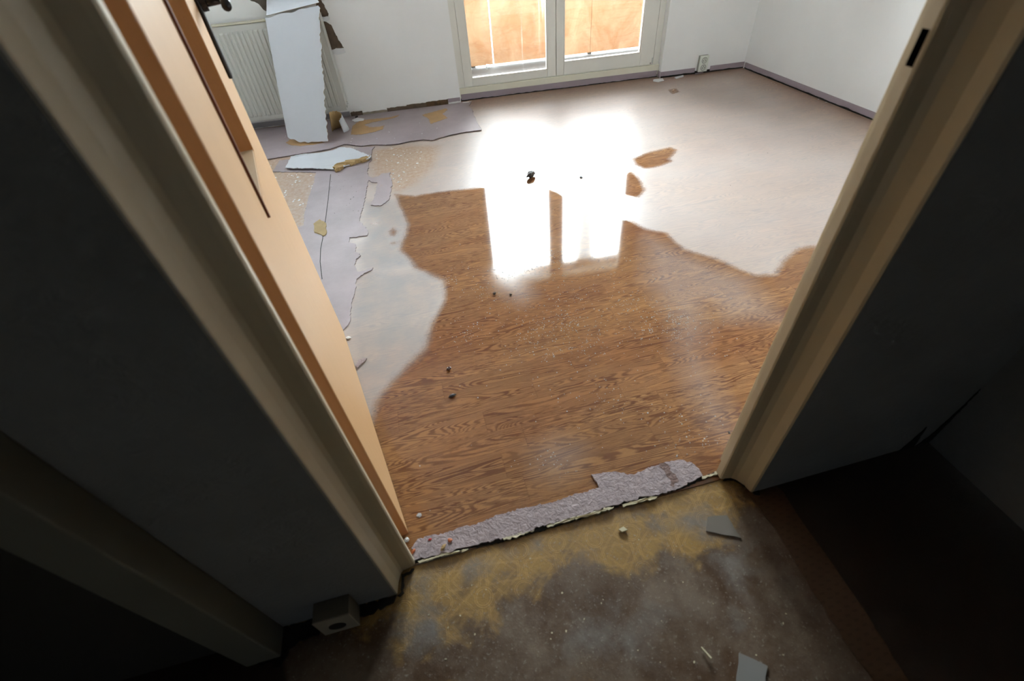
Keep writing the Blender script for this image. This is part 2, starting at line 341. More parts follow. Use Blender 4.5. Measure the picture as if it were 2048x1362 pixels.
# ---------------------------------------------------------------- floors with distance fields
def sdf(px, py, poly):
    """signed distance, positive inside"""
    P = np.array(poly); Q = np.roll(P, -1, 0); d = np.full(px.shape, 9.0); ins = np.zeros(px.shape, bool)
    for (ax, ay), (bx, by) in zip(P, Q):
        ex, ey = bx-ax, by-ay; wx, wy = px-ax, py-ay
        t = np.clip((wx*ex+wy*ey)/(ex*ex+ey*ey+1e-12), 0, 1)
        d = np.minimum(d, np.hypot(wx-t*ex, wy-t*ey))
        c = ((ay <= py) & (by > py)) | ((by <= py) & (ay > py))
        xi = ax+(py-ay)/(by-ay+1e-12)*ex
        ins ^= c & (px < xi)
    return np.where(ins, d, -d)
def ell(c, rx, ry, n=18): return [(c[0]+rx*math.cos(2*math.pi*i/n), c[1]+ry*math.sin(2*math.pi*i/n)) for i in range(n)]
def grid_floor(name, x0, x1, ys, step, mat, attrs, z=0.0, th=.03):
    y0, y1f = ys; nx = int((x1-x0)/step)+1; ny = int((max(y1f(x0), y1f(x1))-y0)/step)+1
    u = np.linspace(0, 1, nx); v = np.linspace(0, 1, ny); U, V = np.meshgrid(u, v)
    X = x0+(x1-x0)*U; Y = y0+(np.array([y1f(a) for a in X[0]])[None, :]-y0)*V
    verts = np.stack([X.ravel(), Y.ravel(), np.full(X.size, z)], 1)
    i = np.arange(nx*ny).reshape(ny, nx); F = np.stack([i[:-1, :-1], i[:-1, 1:], i[1:, 1:], i[1:, :-1]], -1).reshape(-1, 4)
    b = len(verts); cv = [[X[0, 0], Y[0, 0], z-th], [X[0, -1], Y[0, -1], z-th], [X[-1, -1], Y[-1, -1], z-th], [X[-1, 0], Y[-1, 0], z-th]]
    verts = verts.tolist()+cv; F = F.tolist()
    F.append([b+3, b+2, b+1, b])
    F.append([b, b+1]+i[0, ::-1].tolist()); F.append([b+2, b+3]+i[-1, :].tolist())
    F.append([b+1, b+2]+i[::-1, -1].tolist()); F.append([b+3, b]+i[:, 0].tolist())
    me = bpy.data.meshes.new(name); me.from_pydata(verts, [], F); me.update(); me.materials.append(mat)
    fx, fy = X.ravel(), Y.ravel()
    for k, fn in attrs.items():
        a = me.attributes.new(k, 'FLOAT', 'POINT'); val = np.append(fn(fx, fy), [0, 0, 0, 0]).astype(np.float32); a.data.foreach_set('value', val)
    o = bpy.data.objects.new(name, me); COL.objects.link(o); o['kind'] = 'structure'; return o

far_y = lambda x, v=0.0: 4.15+math.tan(AZ)*x+v
WET = [(-0.135, 2.637), (-0.024, 2.566), (0.092, 2.565), (0.279, 2.536), (0.396, 2.529), (0.473, 2.538), (0.633, 2.458), (0.734, 2.349), (0.772, 2.244), (0.865, 2.110), (0.916, 1.993), (0.989, 1.884), (1.020, 1.781), (1.091, 1.715), (1.105, 1.564), (1.195, 1.459), (1.236, 1.372), (1.278, 1.289), (1.352, 1.270), (1.450, 1.346), (1.567, 1.398), (1.706, 1.384), (1.159, 0.641), (0.602, 0.459), (-0.377, 0.520), (-0.325, 0.954), (-0.294, 1.092), (-0.223, 1.184), (-0.114, 1.285), (-0.066, 1.417), (0.010, 1.556), (0.020, 1.693), (-0.091, 1.841), (-0.148, 2.017), (-0.093, 2.248)]
WET_EXTRA = [[(1.306, 2.540), (1.409, 2.592), (1.588, 2.614), (1.601, 2.557), (1.499, 2.456), (1.504, 2.423), (1.406, 2.389), (1.313, 2.392), (1.286, 2.456)],
    [(0.961, 2.322), (1.142, 2.357), (1.231, 2.405), (1.228, 2.278), (1.196, 2.147), (1.123, 2.078), (1.050, 2.144), (0.981, 2.222)],
    [(0.872, 2.449), (0.916, 2.488), (0.977, 2.484), (1.003, 2.437), (0.966, 2.374), (0.908, 2.364), (0.873, 2.400)],
    [(0.571, 2.568), (0.634, 2.630), (0.709, 2.620), (0.728, 2.545), (0.683, 2.465), (0.614, 2.445), (0.575, 2.489)],
    [(2.111, 3.629), (2.177, 3.637), (2.155, 3.549), (2.088, 3.528)],
    [(-0.194, 2.222), (-0.172, 2.245), (-0.151, 2.201), (-0.167, 2.155), (-0.189, 2.173)], [(-0.281, 2.336), (-0.259, 2.345), (-0.239, 2.326), (-0.260, 2.312)], [(-0.190, 2.099), (-0.175, 2.108), (-0.163, 2.089), (-0.179, 2.076)]]
MILK = [[(-0.385, 1.555), (-0.360, 1.835), (-0.292, 1.892), (-0.161, 1.825), (-0.087, 1.831), (0.025, 1.699), (0.006, 1.593), (-0.055, 1.444), (-0.106, 1.269), (-0.205, 1.188), (-0.276, 1.109), (-0.308, 1.009), (-0.356, 1.206)],
    [(-0.300, 2.625), (-0.139, 2.561), (-0.093, 2.248), (-0.148, 2.017), (-0.089, 1.862), (-0.228, 1.869), (-0.342, 1.910), (-0.360, 2.095), (-0.302, 2.196), (-0.333, 2.396)]]
TAN = [[(-0.246, 3.384), (-0.055, 3.375), (0.215, 3.272), (0.140, 2.951), (-0.011, 2.710), (-0.105, 2.645), (-0.218, 2.726), (-0.265, 3.004)],
    [(-1.091, 3.554), (-0.680, 3.531), (-0.564, 3.255), (-0.616, 2.946), (-0.633, 2.455), (-0.757, 2.393), (-0.989, 2.902)]]
HAZE = [[(0.997, 1.731), (1.238, 1.270), (1.196, 1.024), (1.010, 1.086), (1.005, 1.181), (0.843, 0.974), (0.779, 0.718), (0.727, 0.583), (0.696, 0.665), (0.725, 0.865), (0.824, 1.119), (0.843, 1.410)],
    [(0.178, 0.746), (0.239, 0.765), (0.302, 0.718), (0.268, 0.667), (0.203, 0.653), (0.166, 0.680)],
    [(0.246, 1.700), (0.357, 1.680), (0.426, 1.596), (0.365, 1.579), (0.357, 1.471), (0.305, 1.437), (0.245, 1.546), (0.230, 1.626)]]
def a_wet(x, y):
    d = sdf(x, y, WET)
    for p in WET_EXTRA: d = np.maximum(d, sdf(x, y, p))
    return d
mx = lambda L: (lambda x, y: np.maximum.reduce([sdf(x, y, p) for p in L]))
def a_edge(x, y): return np.minimum(np.minimum(2.93-x, far_y(0)+math.tan(AZ)*x-y), 9)
grid_floor('floor', -1.55, 2.96, (.512, lambda x: far_y(x, .10)), .016, M_lino,
           {'wet': a_wet, 'milk': lambda x, y: np.minimum(mx(MILK)(x, y), -mx(WET_EXTRA[-3:])(x, y)), 'tan': mx(TAN), 'haze': mx(HAZE), 'edge': a_edge}, 0.0)
DIRT_SHADE = [[(-0.077, 0.348), (0.000, 0.370), (0.096, 0.402), (0.161, 0.440), (0.253, 0.436), (0.302, 0.394), (0.378, 0.411), (0.494, 0.372), (0.648, 0.460), (0.780, 0.456), (0.739, -0.033), (-0.374, 0.238), (-0.375, 0.336), (-0.205, 0.361)], [(-0.618, 0.386), (-0.534, 0.408), (-0.445, 0.423), (-0.340, 0.449), (-0.251, 0.443), (-0.248, 0.372), (-0.225, 0.269), (-0.374, 0.238), (-0.603, 0.297)]]  # first outline is dirt, second paints the unlit floor by the socket box darker
SCUM = [[(-0.215, 0.500), (-0.164, 0.498), (-0.138, 0.454), (-0.184, 0.437), (-0.217, 0.452)], [(-0.271, 0.400), (-0.200, 0.402), (-0.172, 0.342), (-0.221, 0.315), (-0.264, 0.336)],
    [(0.407, 0.443), (0.545, 0.461), (0.606, 0.374), (0.582, 0.316), (0.500, 0.383), (0.420, 0.413)], [(0.134, 0.291), (0.254, 0.285), (0.330, 0.238), (0.282, 0.191), (0.056, 0.232)],
    [(0.531, 0.343), (0.626, 0.341), (0.546, 0.244), (0.467, 0.181), (0.493, 0.281)], [(-0.177, 0.502), (0.000, 0.478), (0.105, 0.475), (0.062, 0.461), (-0.068, 0.459)]]
DARK = [[(.765, .47), (1.3, .47), (1.3, -1.3), (.67, -1.3)], [(-2.2, .62), (-.60, .62), (-.50, .30), (-.44, -.1), (-2.2, -.1)]]  # first outline is bare floor, second paints the unlit left end dark
grid_floor('floor_hall', -2.1, 1.30, (-1.30, lambda x: .511), .02, M_hfloor, {'dirt': mx(DIRT_SHADE), 'scum': mx(SCUM), 'dark': mx(DARK)}, -.002)

# ---------------------------------------------------------------- room shell
def wall(name, bm, mat, mw=None): return obj(name, bm, mat, mw=mw, kind='structure')
# far wall with balcony door opening and window opening
bm = bmesh.new(); T = .34
def fw(u0, u1, z0, z1): box(bm, u0, u1, 0, T, z0, z1)
fw(-1.62, -1.38, 0, 2.6); fw(-1.38, -.42, 0, .92); fw(-1.38, -.42, 2.05, 2.6); fw(-.42, .505, 0, 2.6); fw(.505, 2.205, 2.08, 2.6); fw(2.205, 3.05, 0, 2.6)
wall('wall_back', bm, M_wall, FAR)
bm = bmesh.new()  # added unseen dark layer, cuts light bounced from the outer wall onto the parapet
for a in ((-2.2, -1.38, 0, 2.4), (-1.38, -.42, 0, .92), (-1.38, -.42, 2.05, 2.4), (-.42, .505, 0, 2.4), (.505, 2.205, 2.08, 2.4), (2.205, 3.6, 0, 2.4)): box(bm, a[0], a[1], T+.001, T+.02, a[2]+.021, a[3]-.001)
wall('wall_bounce_absorber', bm, plain('dark_bounce_absorber', lin(84, 74, 66), .9), FAR)
wall('wall_right', boxbm(2.93, 3.05, .56, 4.2, 0, 2.6), M_wall)
wall('wall_left', boxbm(-1.67, -1.55, .56, 4.6, 0, 2.6), M_wall)
bm = bmesh.new(); box(bm, -1.67, -.285, .50, .56, 0, 2.6); box(bm, .70, 3.05, .50, .56, 0, 2.6); box(bm, -.285, .70, .50, .56, 2.02, 2.6)
wall('wall_front', bm, M_wall)
bm = bmesh.new(); box(bm, -.60, -.262, .453, .50, 0.004, 2.6); box(bm, .697, 1.25, .453, .50, .004, 2.6); box(bm, -.262, .697, .453, .50, 2.02, 2.6)
wall('wall_hall', bm, M_hall)
wall('wall_hall_right', boxbm(1.25, 1.37, -1.3, .50, 0, 2.6), M_hall)
wall('wall_hall_rear', boxbm(-2.1, 1.37, -1.42, -1.3, 0, 2.6), M_hall)
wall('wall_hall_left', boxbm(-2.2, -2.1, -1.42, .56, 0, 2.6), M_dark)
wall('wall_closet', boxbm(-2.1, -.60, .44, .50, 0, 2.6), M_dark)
wall('ceiling', boxbm(-2.2, 3.05, -1.42, 4.6, 2.6, 2.68), M_ceil)
# pier at the left end of the hall wall
wall('trim_1', boxbm(-.605, -.528, .392, .4535, 0, 2.6, bev=.003), plain('olive_trim_paint', lin(120, 118, 108), .6))

# baseboards: thin vinyl strips glued to the walls, chewed lower edges
def strip_far(name, u0, u1, z1, v, low, parent=None):
    n = max(4, int((u1-u0)/.012)); pts = [(u0, z1)]
    for i in range(n+1):
        u = u0+(u1-u0)*i/n; pts.append((u, low+.004*noise.noise((u*18, 1.3, 2))+random.random()*.002))
    pts.append((u1, z1))
    return prism(pts, lambda u, z: (u, v, z), lambda u, z: (u, v-.004, z))
bm = strip_far('b', 2.205, 2.505, .046, 0, .012); bm2 = strip_far('b', 2.64, 2.955, .047, -.001, .010)
me2 = bpy.data.meshes.new('t'); bm2.to_mesh(me2); bm.from_mesh(me2)
obj('baseboard_back', bm, M_pink, mw=FAR, kind='structure')
obj('baseboard_door', strip_far('b', .512, 2.19, .050, .0495, .006), M_pink, mw=FAR, kind='structure')
bm = bmesh.new(); box(bm, 2.198, 2.203, 0.0, .068, .008, .047); obj('baseboard_reveal', bm, M_pink, mw=FAR, kind='structure')
n = 220; pts = [(.6, .046)]+[(.6+3.26*i/n, .009+.010*max(0, noise.noise((i*.13, 4, 0)))+random.random()*.0015) for i in range(n+1)]+[(3.86, .046)]
obj('baseboard_right', prism(pts, lambda y, z: (2.926, y, z), lambda y, z: (2.930, y, z)), M_pink, kind='structure')
bm = strip_far('b', .40, .500, .045, 0, .016); obj('baseboard_corner', bm, M_pink, mw=FAR, kind='structure')
# dark open joints behind the lower edges of the strips
for bn, dims, mw in (('baseboard_back', (2.207, 2.957, -.0018, -.0002, .0002, .022), FAR), ('baseboard_door', (.507, 2.195, .0475, .0495, .0002, .020), FAR), ('baseboard_right', (2.9265, 2.9295, .6, 3.86, .0002, .022), None)):
    o = obj('dark_joint', boxbm(*dims), M_dirt, mw=mw, kind='structure'); o.parent = bpy.data.objects[bn]
    if mw is not None: o.matrix_parent_inverse = Matrix.Identity(4); o.matrix_basis = Matrix.Identity(4)
# crumbled plaster where the strip is gone
pl = empty('exposed_masonry', (0, 0, 0), FAR, label='crumbling brown plaster and brick exposed along wall foot left of balcony door', cat='wall damage')
for (u0, u1, h, m) in ((-.395, -.30, .034, M_bare), (-.30, -.10, .020, plain('pale_plaster', lin(178, 166, 150), .9, (60, .8, .006), var=.3)), (-.10, .06, .030, M_bare), (.06, .22, .036, M_bare), (.22, .40, .040, M_skirt_gap)):
    top = [(u0+(u1-u0)*i/10, h+.006*noise.noise((u0*9+i*.7, 2, 1))+random.random()*.004) for i in range(11)]
    obj('broken_plaster', prism([(u1, .003), (u0, .003)]+top, lambda u, z: (u, -.002, z), lambda u, z: (u, -.010-.004*noise.noise((u*40, z*90, 0)), z)), m, pl)
# torn wallpaper holes round the radiator
th = empty('torn_wallpaper_hole', (0, 0, 0), FAR, label='torn wallpaper hole showing brown plaster, wedge right of the radiator', cat='wall damage')
obj('bare_plaster', prism(jag([(-.42, .665), (-.385, .647), (-.349, .626), (-.329, .535), (-.304, .478), (-.332, .471), (-.42, .474)], .008, .0015), lambda u, z: (u, -.0005, z), lambda u, z: (u, -.003, z)), M_bare, th)
obj('torn_flap', prism(jag([(-.40, .468), (-.36, .480), (-.305, .474), (-.30, .445), (-.36, .438), (-.40, .45)], .008, .001), lambda u, z: (u, -.003, z), lambda u, z: (u, -.012-.02*max(0, z-.45), z)), M_chip, th)
th = empty('torn_wallpaper_hole', (0, 0, 0), FAR, label='small torn wallpaper hole beside the radiator top right corner', cat='wall damage')
obj('bare_plaster', prism(jag([(-.41, .80), (-.372, .775), (-.356, .739), (-.345, .690), (-.352, .676), (-.41, .675)], .008, .0015), lambda u, z: (u, -.0005, z), lambda u, z: (u, -.003, z)), M_bare, th)
obj('torn_flap', prism(jag([(-.40, .67), (-.345, .678), (-.342, .66), (-.37, .648), (-.40, .652)], .006, .001), lambda u, z: (u, -.003, z), lambda u, z: (u, -.014, z)), M_chip, th)
th = empty('torn_wallpaper_hole', (0, 0, 0), FAR, label='large dark torn patch of wallpaper above the radiator top', cat='wall damage')
obj('bare_plaster', prism(jag([(-.92, .90), (-.836, .813), (-.787, .786), (-.76, .741), (-.732, .7415), (-.726, .80), (-.73, .90)], .01, .003), lambda u, z: (u, -.0005, z), lambda u, z: (u, -.003, z)), plain('weathered_board', lin(120, 108, 96), .9, (40, .6, .005), var=.4, scale=30), th)

# ---------------------------------------------------------------- balcony door (window_1) and window over the radiator (window_2)
def frame_rect(bm, u0, u1, z0, z1, w, v0, v1, bot=None, l=None, r=None):
    bot = w if bot is None else bot; l = w if l is None else l; r = w if r is None else r
    box(bm, u0, u0+l, v0, v1, z0, z1); box(bm, u1-r, u1, v0, v1, z0, z1)
    box(bm, u0+l, u1-r, v0, v1, z0, z0+bot); box(bm, u0+l, u1-r, v0, v1, z1-w, z1)
win = empty('window_1', (0, 0, 0), FAR, kind='structure')
bm = bmesh.new(); frame_rect(bm, .505, 2.205, .0, 2.08, .05, .07, .15, bot=.10); bevel(bm, .002, 1); obj('window_frame', bm, M_winframe, win)
def sash(u0, u1, z0, z1, g, name='sash'):
    bm = bmesh.new(); frame_rect(bm, u0, u1, z0, z1, g[3], .062, .128, bot=g[0], l=g[1], r=g[2]); bevel(bm, .003, 2)
    s = obj(name, bm, M_winframe, win)
    bm = bmesh.new(); frame_rect(bm, u0+g[1]-.001, u1-g[2]+.001, z0+g[0]-.001, z1-g[3]+.001, .007, .058, .066); obj('glazing_bead', bm, M_winframe, s)
    obj('pane', boxbm(u0+g[1]-.004, u1-g[2]+.004, .092, .096, z0+g[0]-.004, z1-g[3]+.004), M_glass, s)
    return s
sash(.555, 1.318, .098, 2.035, (.053, .065, .072, .065), 'window_sash')
s2 = sash(1.322, 2.150, .098, 2.035, (.092, .062, .115, .07), 'door_sash')
bm = bmesh.new(); cyl(bm, (2.142, .056, .105), (2.142, .056, .145), .006); obj('hinge', bm, M_rad, s2)
bm = bmesh.new(); box(bm, 2.126, 2.130, .0595, .0625, .101, .112); obj('keyhole', bm, M_black, s2)
bm = bmesh.new(); box(bm, .505, 2.205, .05, .0695, .0, .094); bevel(bm, .003, 1); obj('threshold_board', bm, plain('cream_sill_paint', lin(228, 224, 206), .5, (40, .3, .002)), win)
win2 = empty('window_2', (0, 0, 0), FAR, kind='structure')
bm = bmesh.new(); frame_rect(bm, -1.38, -.42, .92, 2.05, .05, .07, .15); box(bm, -.925, -.875, .07, .15, .97, 2.0); bevel(bm, .003, 1); obj('window_frame', bm, M_winframe, win2)
obj('pane', boxbm(-1.335, -.92, .10, .104, .965, 2.005), M_milk, win2); obj('pane', boxbm(-.88, -.465, .10, .104, .965, 2.005), M_milk, win2)
obj('window_sill', boxbm(-1.42, -.38, -.03, .07, .895, .92, bev=.003), M_winframe, win2)

# ---------------------------------------------------------------- balcony outside
obj('floor_balcony', boxbm(-2.2, 3.6, T, 1.06, -.10, .02), M_balc, mw=FAR, kind='structure')
obj('ceiling_balcony', boxbm(-2.2, 3.6, T, .98, 2.40, 2.55), M_conc, mw=FAR, kind='structure')
par = empty('balcony_parapet', (0, 0, 0), FAR, label='orange stained board parapet of the balcony behind the glass door', cat='balcony railing')
edges = [-2.15, -1.2, -.25, .905, .925, 1.86, 2.72, 3.55]
for a, b in ((-2.15, -1.2), (-1.19, -.25), (-.24, .893), (.905, 1.86), (1.862, 2.72), (2.73, 3.55)):
    obj('board_panel', boxbm(a, b, 0.95, 0.965, .035, .98, bev=.002), M_parapet, par)
obj('handrail', boxbm(-2.15, 3.55, 0.935, 0.985, .99, 1.03, bev=.006), M_conc, par)
for u in (-1.195, -.245, .70, 1.861, 2.725): obj('post', boxbm(u-.02, u+.02, 0.970, 1.00, .02, .99), M_conc, par)
obj('wall_balcony', boxbm(.10, .20, T, .93, .02, 2.40), M_render, mw=FAR, kind='structure')
bm = bmesh.new(); box(bm, 5.55, 6.2, 14, 14.6, -12, 16)
hb = obj('neighbouring_building', bm, M_render, mw=FAR, label='pale grey building beyond the balcony, mirrored in the wet floor', cat='building')
# ---------------------------------------------------------------- door frame (two painted steel jambs and head) = door_1
dr = empty('door_1', (0, 0, 0), kind='structure')
def jamb(side):
    # outline in plan (x, y); hall side first
    if side == 'l': P = [(-.300, .456), (-.270, .456), (-.264, .4525), (-.2605, .456), (-.2565, .480), (-.250, .498), (-.244, .5045), (-.222, .5085), (-.2145, .5115), (-.2125, .516), (-.2135, .525), (-.219, .5295), (-.262, .530), (-.262, .566), (-.300, .566)]
    else: P = [(.735, .456), (.700, .456), (.6935, .4525), (.6895, .456), (.684, .476), (.672, .497), (.662, .505), (.644, .5085), (.6365, .511), (.6345, .5145), (.635, .533), (.642, .539), (.668, .540), (.668, .566), (.735, .566)]
    bm = prism(P, lambda x, y: (x, y, .004), lambda x, y: (x, y, 2.03)); return bm
# extreme parts that lie inside the wall are cut where the wall starts
jl = obj('jamb', jamb('l'), M_frame, dr); jr = obj('jamb', jamb('r'), M_frame, dr)
bm = bmesh.new(); box(bm, -.262, .70, .4525, .503, 1.985, 2.04); box(bm, -.25, .68, .503, .55, 1.97, 2.04); obj('head', bm, M_frame, dr)
bm = bmesh.new(); box(bm, .6338, .6352, .5165, .5265, 1.010, 1.050); obj('strike_slot', bm, M_hole, jr)
for z in (.25, 1.75):
    bm = bmesh.new(); cyl(bm, (-.240, .560, z), (-.240, .560, z+.09), .007); obj('frame_hinge', bm, M_rad, jl)
# cracks of old filler in the right jamb
bm = bmesh.new()
for z0, z1, x in ((.16, .24, .662), (.26, .29, .660), (.34, .55, .6615), (.08, .12, .664)):
    pts = [(x+.0012*math.sin(k*2.1)+(k % 3)*.0005, z0+(z1-z0)*k/8) for k in range(9)]
    for (a, za), (b, zb) in zip(pts, pts[1:]):
        f = [bm.verts.new(p) for p in ((a-.0007, .5070, za), (a+.0009, .5070, za), (b+.0009, .5070, zb), (b-.0007, .5070, zb))]; g = [bm.verts.new((v.co.x, .5112, v.co.z)) for v in f]
        bm.faces.new(f); bm.faces.new(g[::-1])
        for i in range(4): bm.faces.new((f[i], g[i], g[(i+1) % 4], f[(i+1) % 4]))
obj('paint_crack', bm, M_dirt, jr)
# gnawed dark joint under the right casing and along the jamb
bm = prism(jag([(.640, .505), (.668, .499), (.688, .470), (.694, .446), (.706, .440), (.712, .452), (.700, .470), (.690, .505), (.66, .515)], .006, .0012), lambda x, y: (x, y, .0), lambda x, y: (x, y, .006)); obj('grime', bm, M_dirt, jr)
bm = prism(jag([(-.222, .503), (-.226, .498), (-.248, .496), (-.252, .455), (-.262, .449), (-.256, .447), (-.246, .452), (-.244, .490), (-.224, .493), (-.216, .502)], .006, .0012), lambda x, y: (x, y, .0), lambda x, y: (x, y, .006)); obj('grime', bm, M_dirt, jl)

# ---------------------------------------------------------------- door leaf, swung into the room
DH = Vector((-0.22203, 0.59609, 0)); dang = math.atan2(.97874954, -.20505937)
# local: x along the leaf (s), y to the left of travel is the hidden face, -y the visible face, z up
DM = Matrix.Translation(DH) @ Matrix.Rotation(dang, 4, 'Z')
leaf = empty('door_leaf', (0, 0, 0), DM, label='open beech veneer door leaf with tall glass panel and black handle', cat='door')
LW, LH, TK = .907, 1.965, .040; a0, a1, b0, b1 = .262, .60, .822, 1.80
bm = bmesh.new()
box(bm, 0.002, a0, 0, TK, .006, LH); box(bm, a1, LW, 0, TK, .006, LH); box(bm, a0, a1, 0, TK, .006, b0); box(bm, a0, a1, 0, TK, b1, LH)
obj('leaf_panel', bm, M_door, leaf)
obj('hinge_edge', boxbm(-.0005, .003, .0008, TK-.0008, .006, LH, bev=.0004, seg=1), M_dooredge, leaf)
bm = bmesh.new(); box(bm, a1-.004, a1+.0002, .0005, TK-.001, b0, b1); obj('opening_edge', bm, M_dooredge, leaf)
obj('opening_sill', boxbm(a0+.006, a1-.004, .0015, TK-.001, b0-.001, b0+.004), plain('pale_beech', lin(206, 176, 142), .5), leaf)
bm = bmesh.new(); box(bm, a0-.002, a0+.006, -.0045, .006, b0-.012, b1); obj('glazing_bead', bm, M_bead, leaf)
obj('pane', boxbm(a0+.002, a1-.003, TK-.012, TK-.008, b0+.003, b1), M_doorglass, leaf)
h = empty('handle_set', (0, 0, 0)); h.parent = leaf
bm = boxbm(.818, .858, -.009, .0, .925, 1.165, bev=.003); hp = obj('handle_plate', bm, M_black, h)
bm = bmesh.new(); tube(bm, [Vector((.838, -.006, 1.075)), Vector((.838, -.052, 1.078)), Vector((.828, -.060, 1.078)), Vector((.715, -.062, 1.075))], .010, 14); obj('lever', bm, M_black, h, smooth=True)
bm = bmesh.new(); cyl(bm, (.838, -.008, 1.075), (.838, -.020, 1.076), .017); obj('rose', bm, M_black, h)

# ---------------------------------------------------------------- panel radiator
RU0, RU1, RZ0, RZ1 = -1.42, -.395, .082, .700; rv = -.105
rad = empty('panel_radiator', ((RU0+RU1)/2, -.06, 0), FAR, label='white ribbed panel radiator mounted under the window', cat='radiator'); rc = Vector(((RU0+RU1)/2, -.06, 0))
def radial(name, bm, mat, **k): bmesh.ops.translate(bm, verts=bm.verts, vec=-rc); return obj(name, bm, mat, rad, **k)
def ribbed(v, d):
    bm = bmesh.new(); w = .0333; n = int((RU1-RU0-.05)/w); u = RU0+.025; cols = [(RU0, 0), (RU0+.002, 1)]
    prof = [(RU0, 0)]
    for i in range(n):
        c = u+(i+.5)*w; prof += [(c-.014, 0), (c-.009, 1), (c+.009, 1), (c+.014, 0)]
    prof.append((RU1, 0)); zs = [(RZ0, 0), (RZ0+.028, 0), (RZ0+.040, 1), (RZ1-.052, 1), (RZ1-.040, 0), (RZ1-.004, 0)]
    V = [[bm.verts.new((a, v-d*r*q+d*.4, z)) for a, r in prof] for z, q in zs]
    for i in range(len(zs)-1):
        for j in range(len(prof)-1): bm.faces.new((V[i][j], V[i][j+1], V[i+1][j+1], V[i+1][j]))
    # returned edges and flat back give the pressed panel its thickness
    B = [[bm.verts.new((a, v+.012, z)) for a in (RU0, RU1)] for z in (RZ0, RZ1-.004)]
    bm.faces.new((B[0][0], B[0][1], B[1][1], B[1][0]))
    bm.faces.new([V[0][j] for j in range(len(prof))]+[B[0][1], B[0][0]]); bm.faces.new([V[-1][j] for j in range(len(prof))][::-1]+[B[1][0], B[1][1]])
    bm.faces.new([V[i][0] for i in range(len(zs))]+[B[1][0], B[0][0]]); bm.faces.new([V[i][-1] for i in range(len(zs))]+[B[1][1], B[0][1]])
    return bm
radial('front_panel', ribbed(rv, .006), M_rad); radial('rear_panel', ribbed(-.035, .004), M_rad)
bm = bmesh.new(); n = 84; w = (RU1-RU0-.02)/n
box(bm, RU0, RU1, rv-.006, rv+.020, RZ1, RZ1+.006); box(bm, RU0, RU1, -.040, -.024, RZ1, RZ1+.006); box(bm, RU0, RU1, -.076, -.068, RZ1, RZ1+.006)
for i in range(n+1): box(bm, RU0+.01+i*w-.0035, RU0+.01+i*w+.0035, rv+.0201, -.0401, RZ1+.0005, RZ1+.0055)
radial('top_grille', bm, M_grille)
for a, b in ((RU0-.004, RU0), (RU1, RU1+.004)):
    radial('side_cover', boxbm(a, b, rv-.004, -.022, RZ0+.03, RZ1+.006, bev=.0012, seg=1), M_rad)
bm = bmesh.new(); cyl(bm, (RU1+.003, -.065, .125), (RU1+.020, -.065, .125), .008); radial('valve_plug', bm, M_rad)
for u in (-1.2, -.6): radial('wall_bracket', boxbm(u-.015, u+.015, -.029, -.001, .12, .66), M_grille)
# skirting under the radiator: pale torn paper with the grey strip below
obj('baseboard_radiator', strip_far('b', -1.5, -.40, .042, 0, .004), plain('grey_strip', lin(158, 154, 160), .6), mw=FAR, kind='structure')

# ---------------------------------------------------------------- leaning board of wallpaper, fallen boards
Wm = lambda u, v, z: FAR @ Vector((u, v, z))
def surf(name, C, nu, nv, th, mats, edge, bow=0.0, **kw):
    """a thin solid sheet over four corners (TL, TR, BR, BL) with ragged outline"""
    TL, TR, BR, BL = [Vector(c) for c in C]; N = ((TR-TL).cross(BL-TL)).normalized(); N = N if N.y < 0 else -N
    bm = bmesh.new(); A = []; B = []
    for j in range(nv+1):
        t = j/nv; ra = []; rb = []
        for i in range(nu+1):
            s = i/nu; s2, t2 = edge(s, t)
            p = TL.lerp(TR, s2).lerp(BL.lerp(BR, s2), t2)+N*(bow*math.sin(math.pi*t)+.002*noise.noise((s*4, t*5, 1)))
            ra.append(bm.verts.new(p)); rb.append(bm.verts.new(p-N*th))
        A.append(ra); B.append(rb)
    for j in range(nv):
        for i in range(nu):
            bm.faces.new((A[j][i], A[j][i+1], A[j+1][i+1], A[j+1][i])); f = bm.faces.new((B[j][i], B[j+1][i], B[j+1][i+1], B[j][i+1])); f.material_index = 1
    for j in range(nv):
        for i in (0, nu): f = bm.faces.new((A[j][i], A[j+1][i], B[j+1][i], B[j][i])); f.material_index = 1
    for i in range(nu):
        for j in (0, nv): f = bm.faces.new((A[j][i], B[j][i], B[j][i+1], A[j][i+1])); f.material_index = 1
    return obj(name, bm, mats, **kw)
def e1(s, t):
    r = 0.04*noise.noise((t*43.7, 3.3, .4))+.014*noise.noise((t*16, 5, 0)) if s > .97 else 0
    l = .006*noise.noise((t*20, 8, 0)) if s < .03 else 0
    s2 = s+r+l
    t2 = t
    if t > .93: t2 = t+.014*noise.noise((s*9, 1, 4))-(.05*max(0, .28-s)/.28)
    if t < .05: t2 = t-.02*noise.noise((s*5, 2, 4))
    return s2, t2
surf('leaning_wallpaper_board', [Wm(-.745, -.128, .722), Wm(-.372, -.128, .758), (-.552, 3.630, .022), (-.838, 3.735, .022)], 24, 90, .006, [M_board, M_tan], e1, .006,
     label='tall white torn board leaning upright against the radiator front', cat='board')
# upper flap of the same wall covering folded over the radiator top
surf('torn_wallpaper_flap', [Wm(-.70, -.010, .87), Wm(-.42, -.010, .86), Wm(-.365, -.118, .772), Wm(-.735, -.118, .732)], 16, 16, .003, [M_board, M_tan],
     lambda s, t: (s+(.03*noise.noise((t*9, 3, 0)) if s > .97 else 0), t), -.006, label='torn white wallpaper sheet hanging over the radiator top', cat='wallpaper')
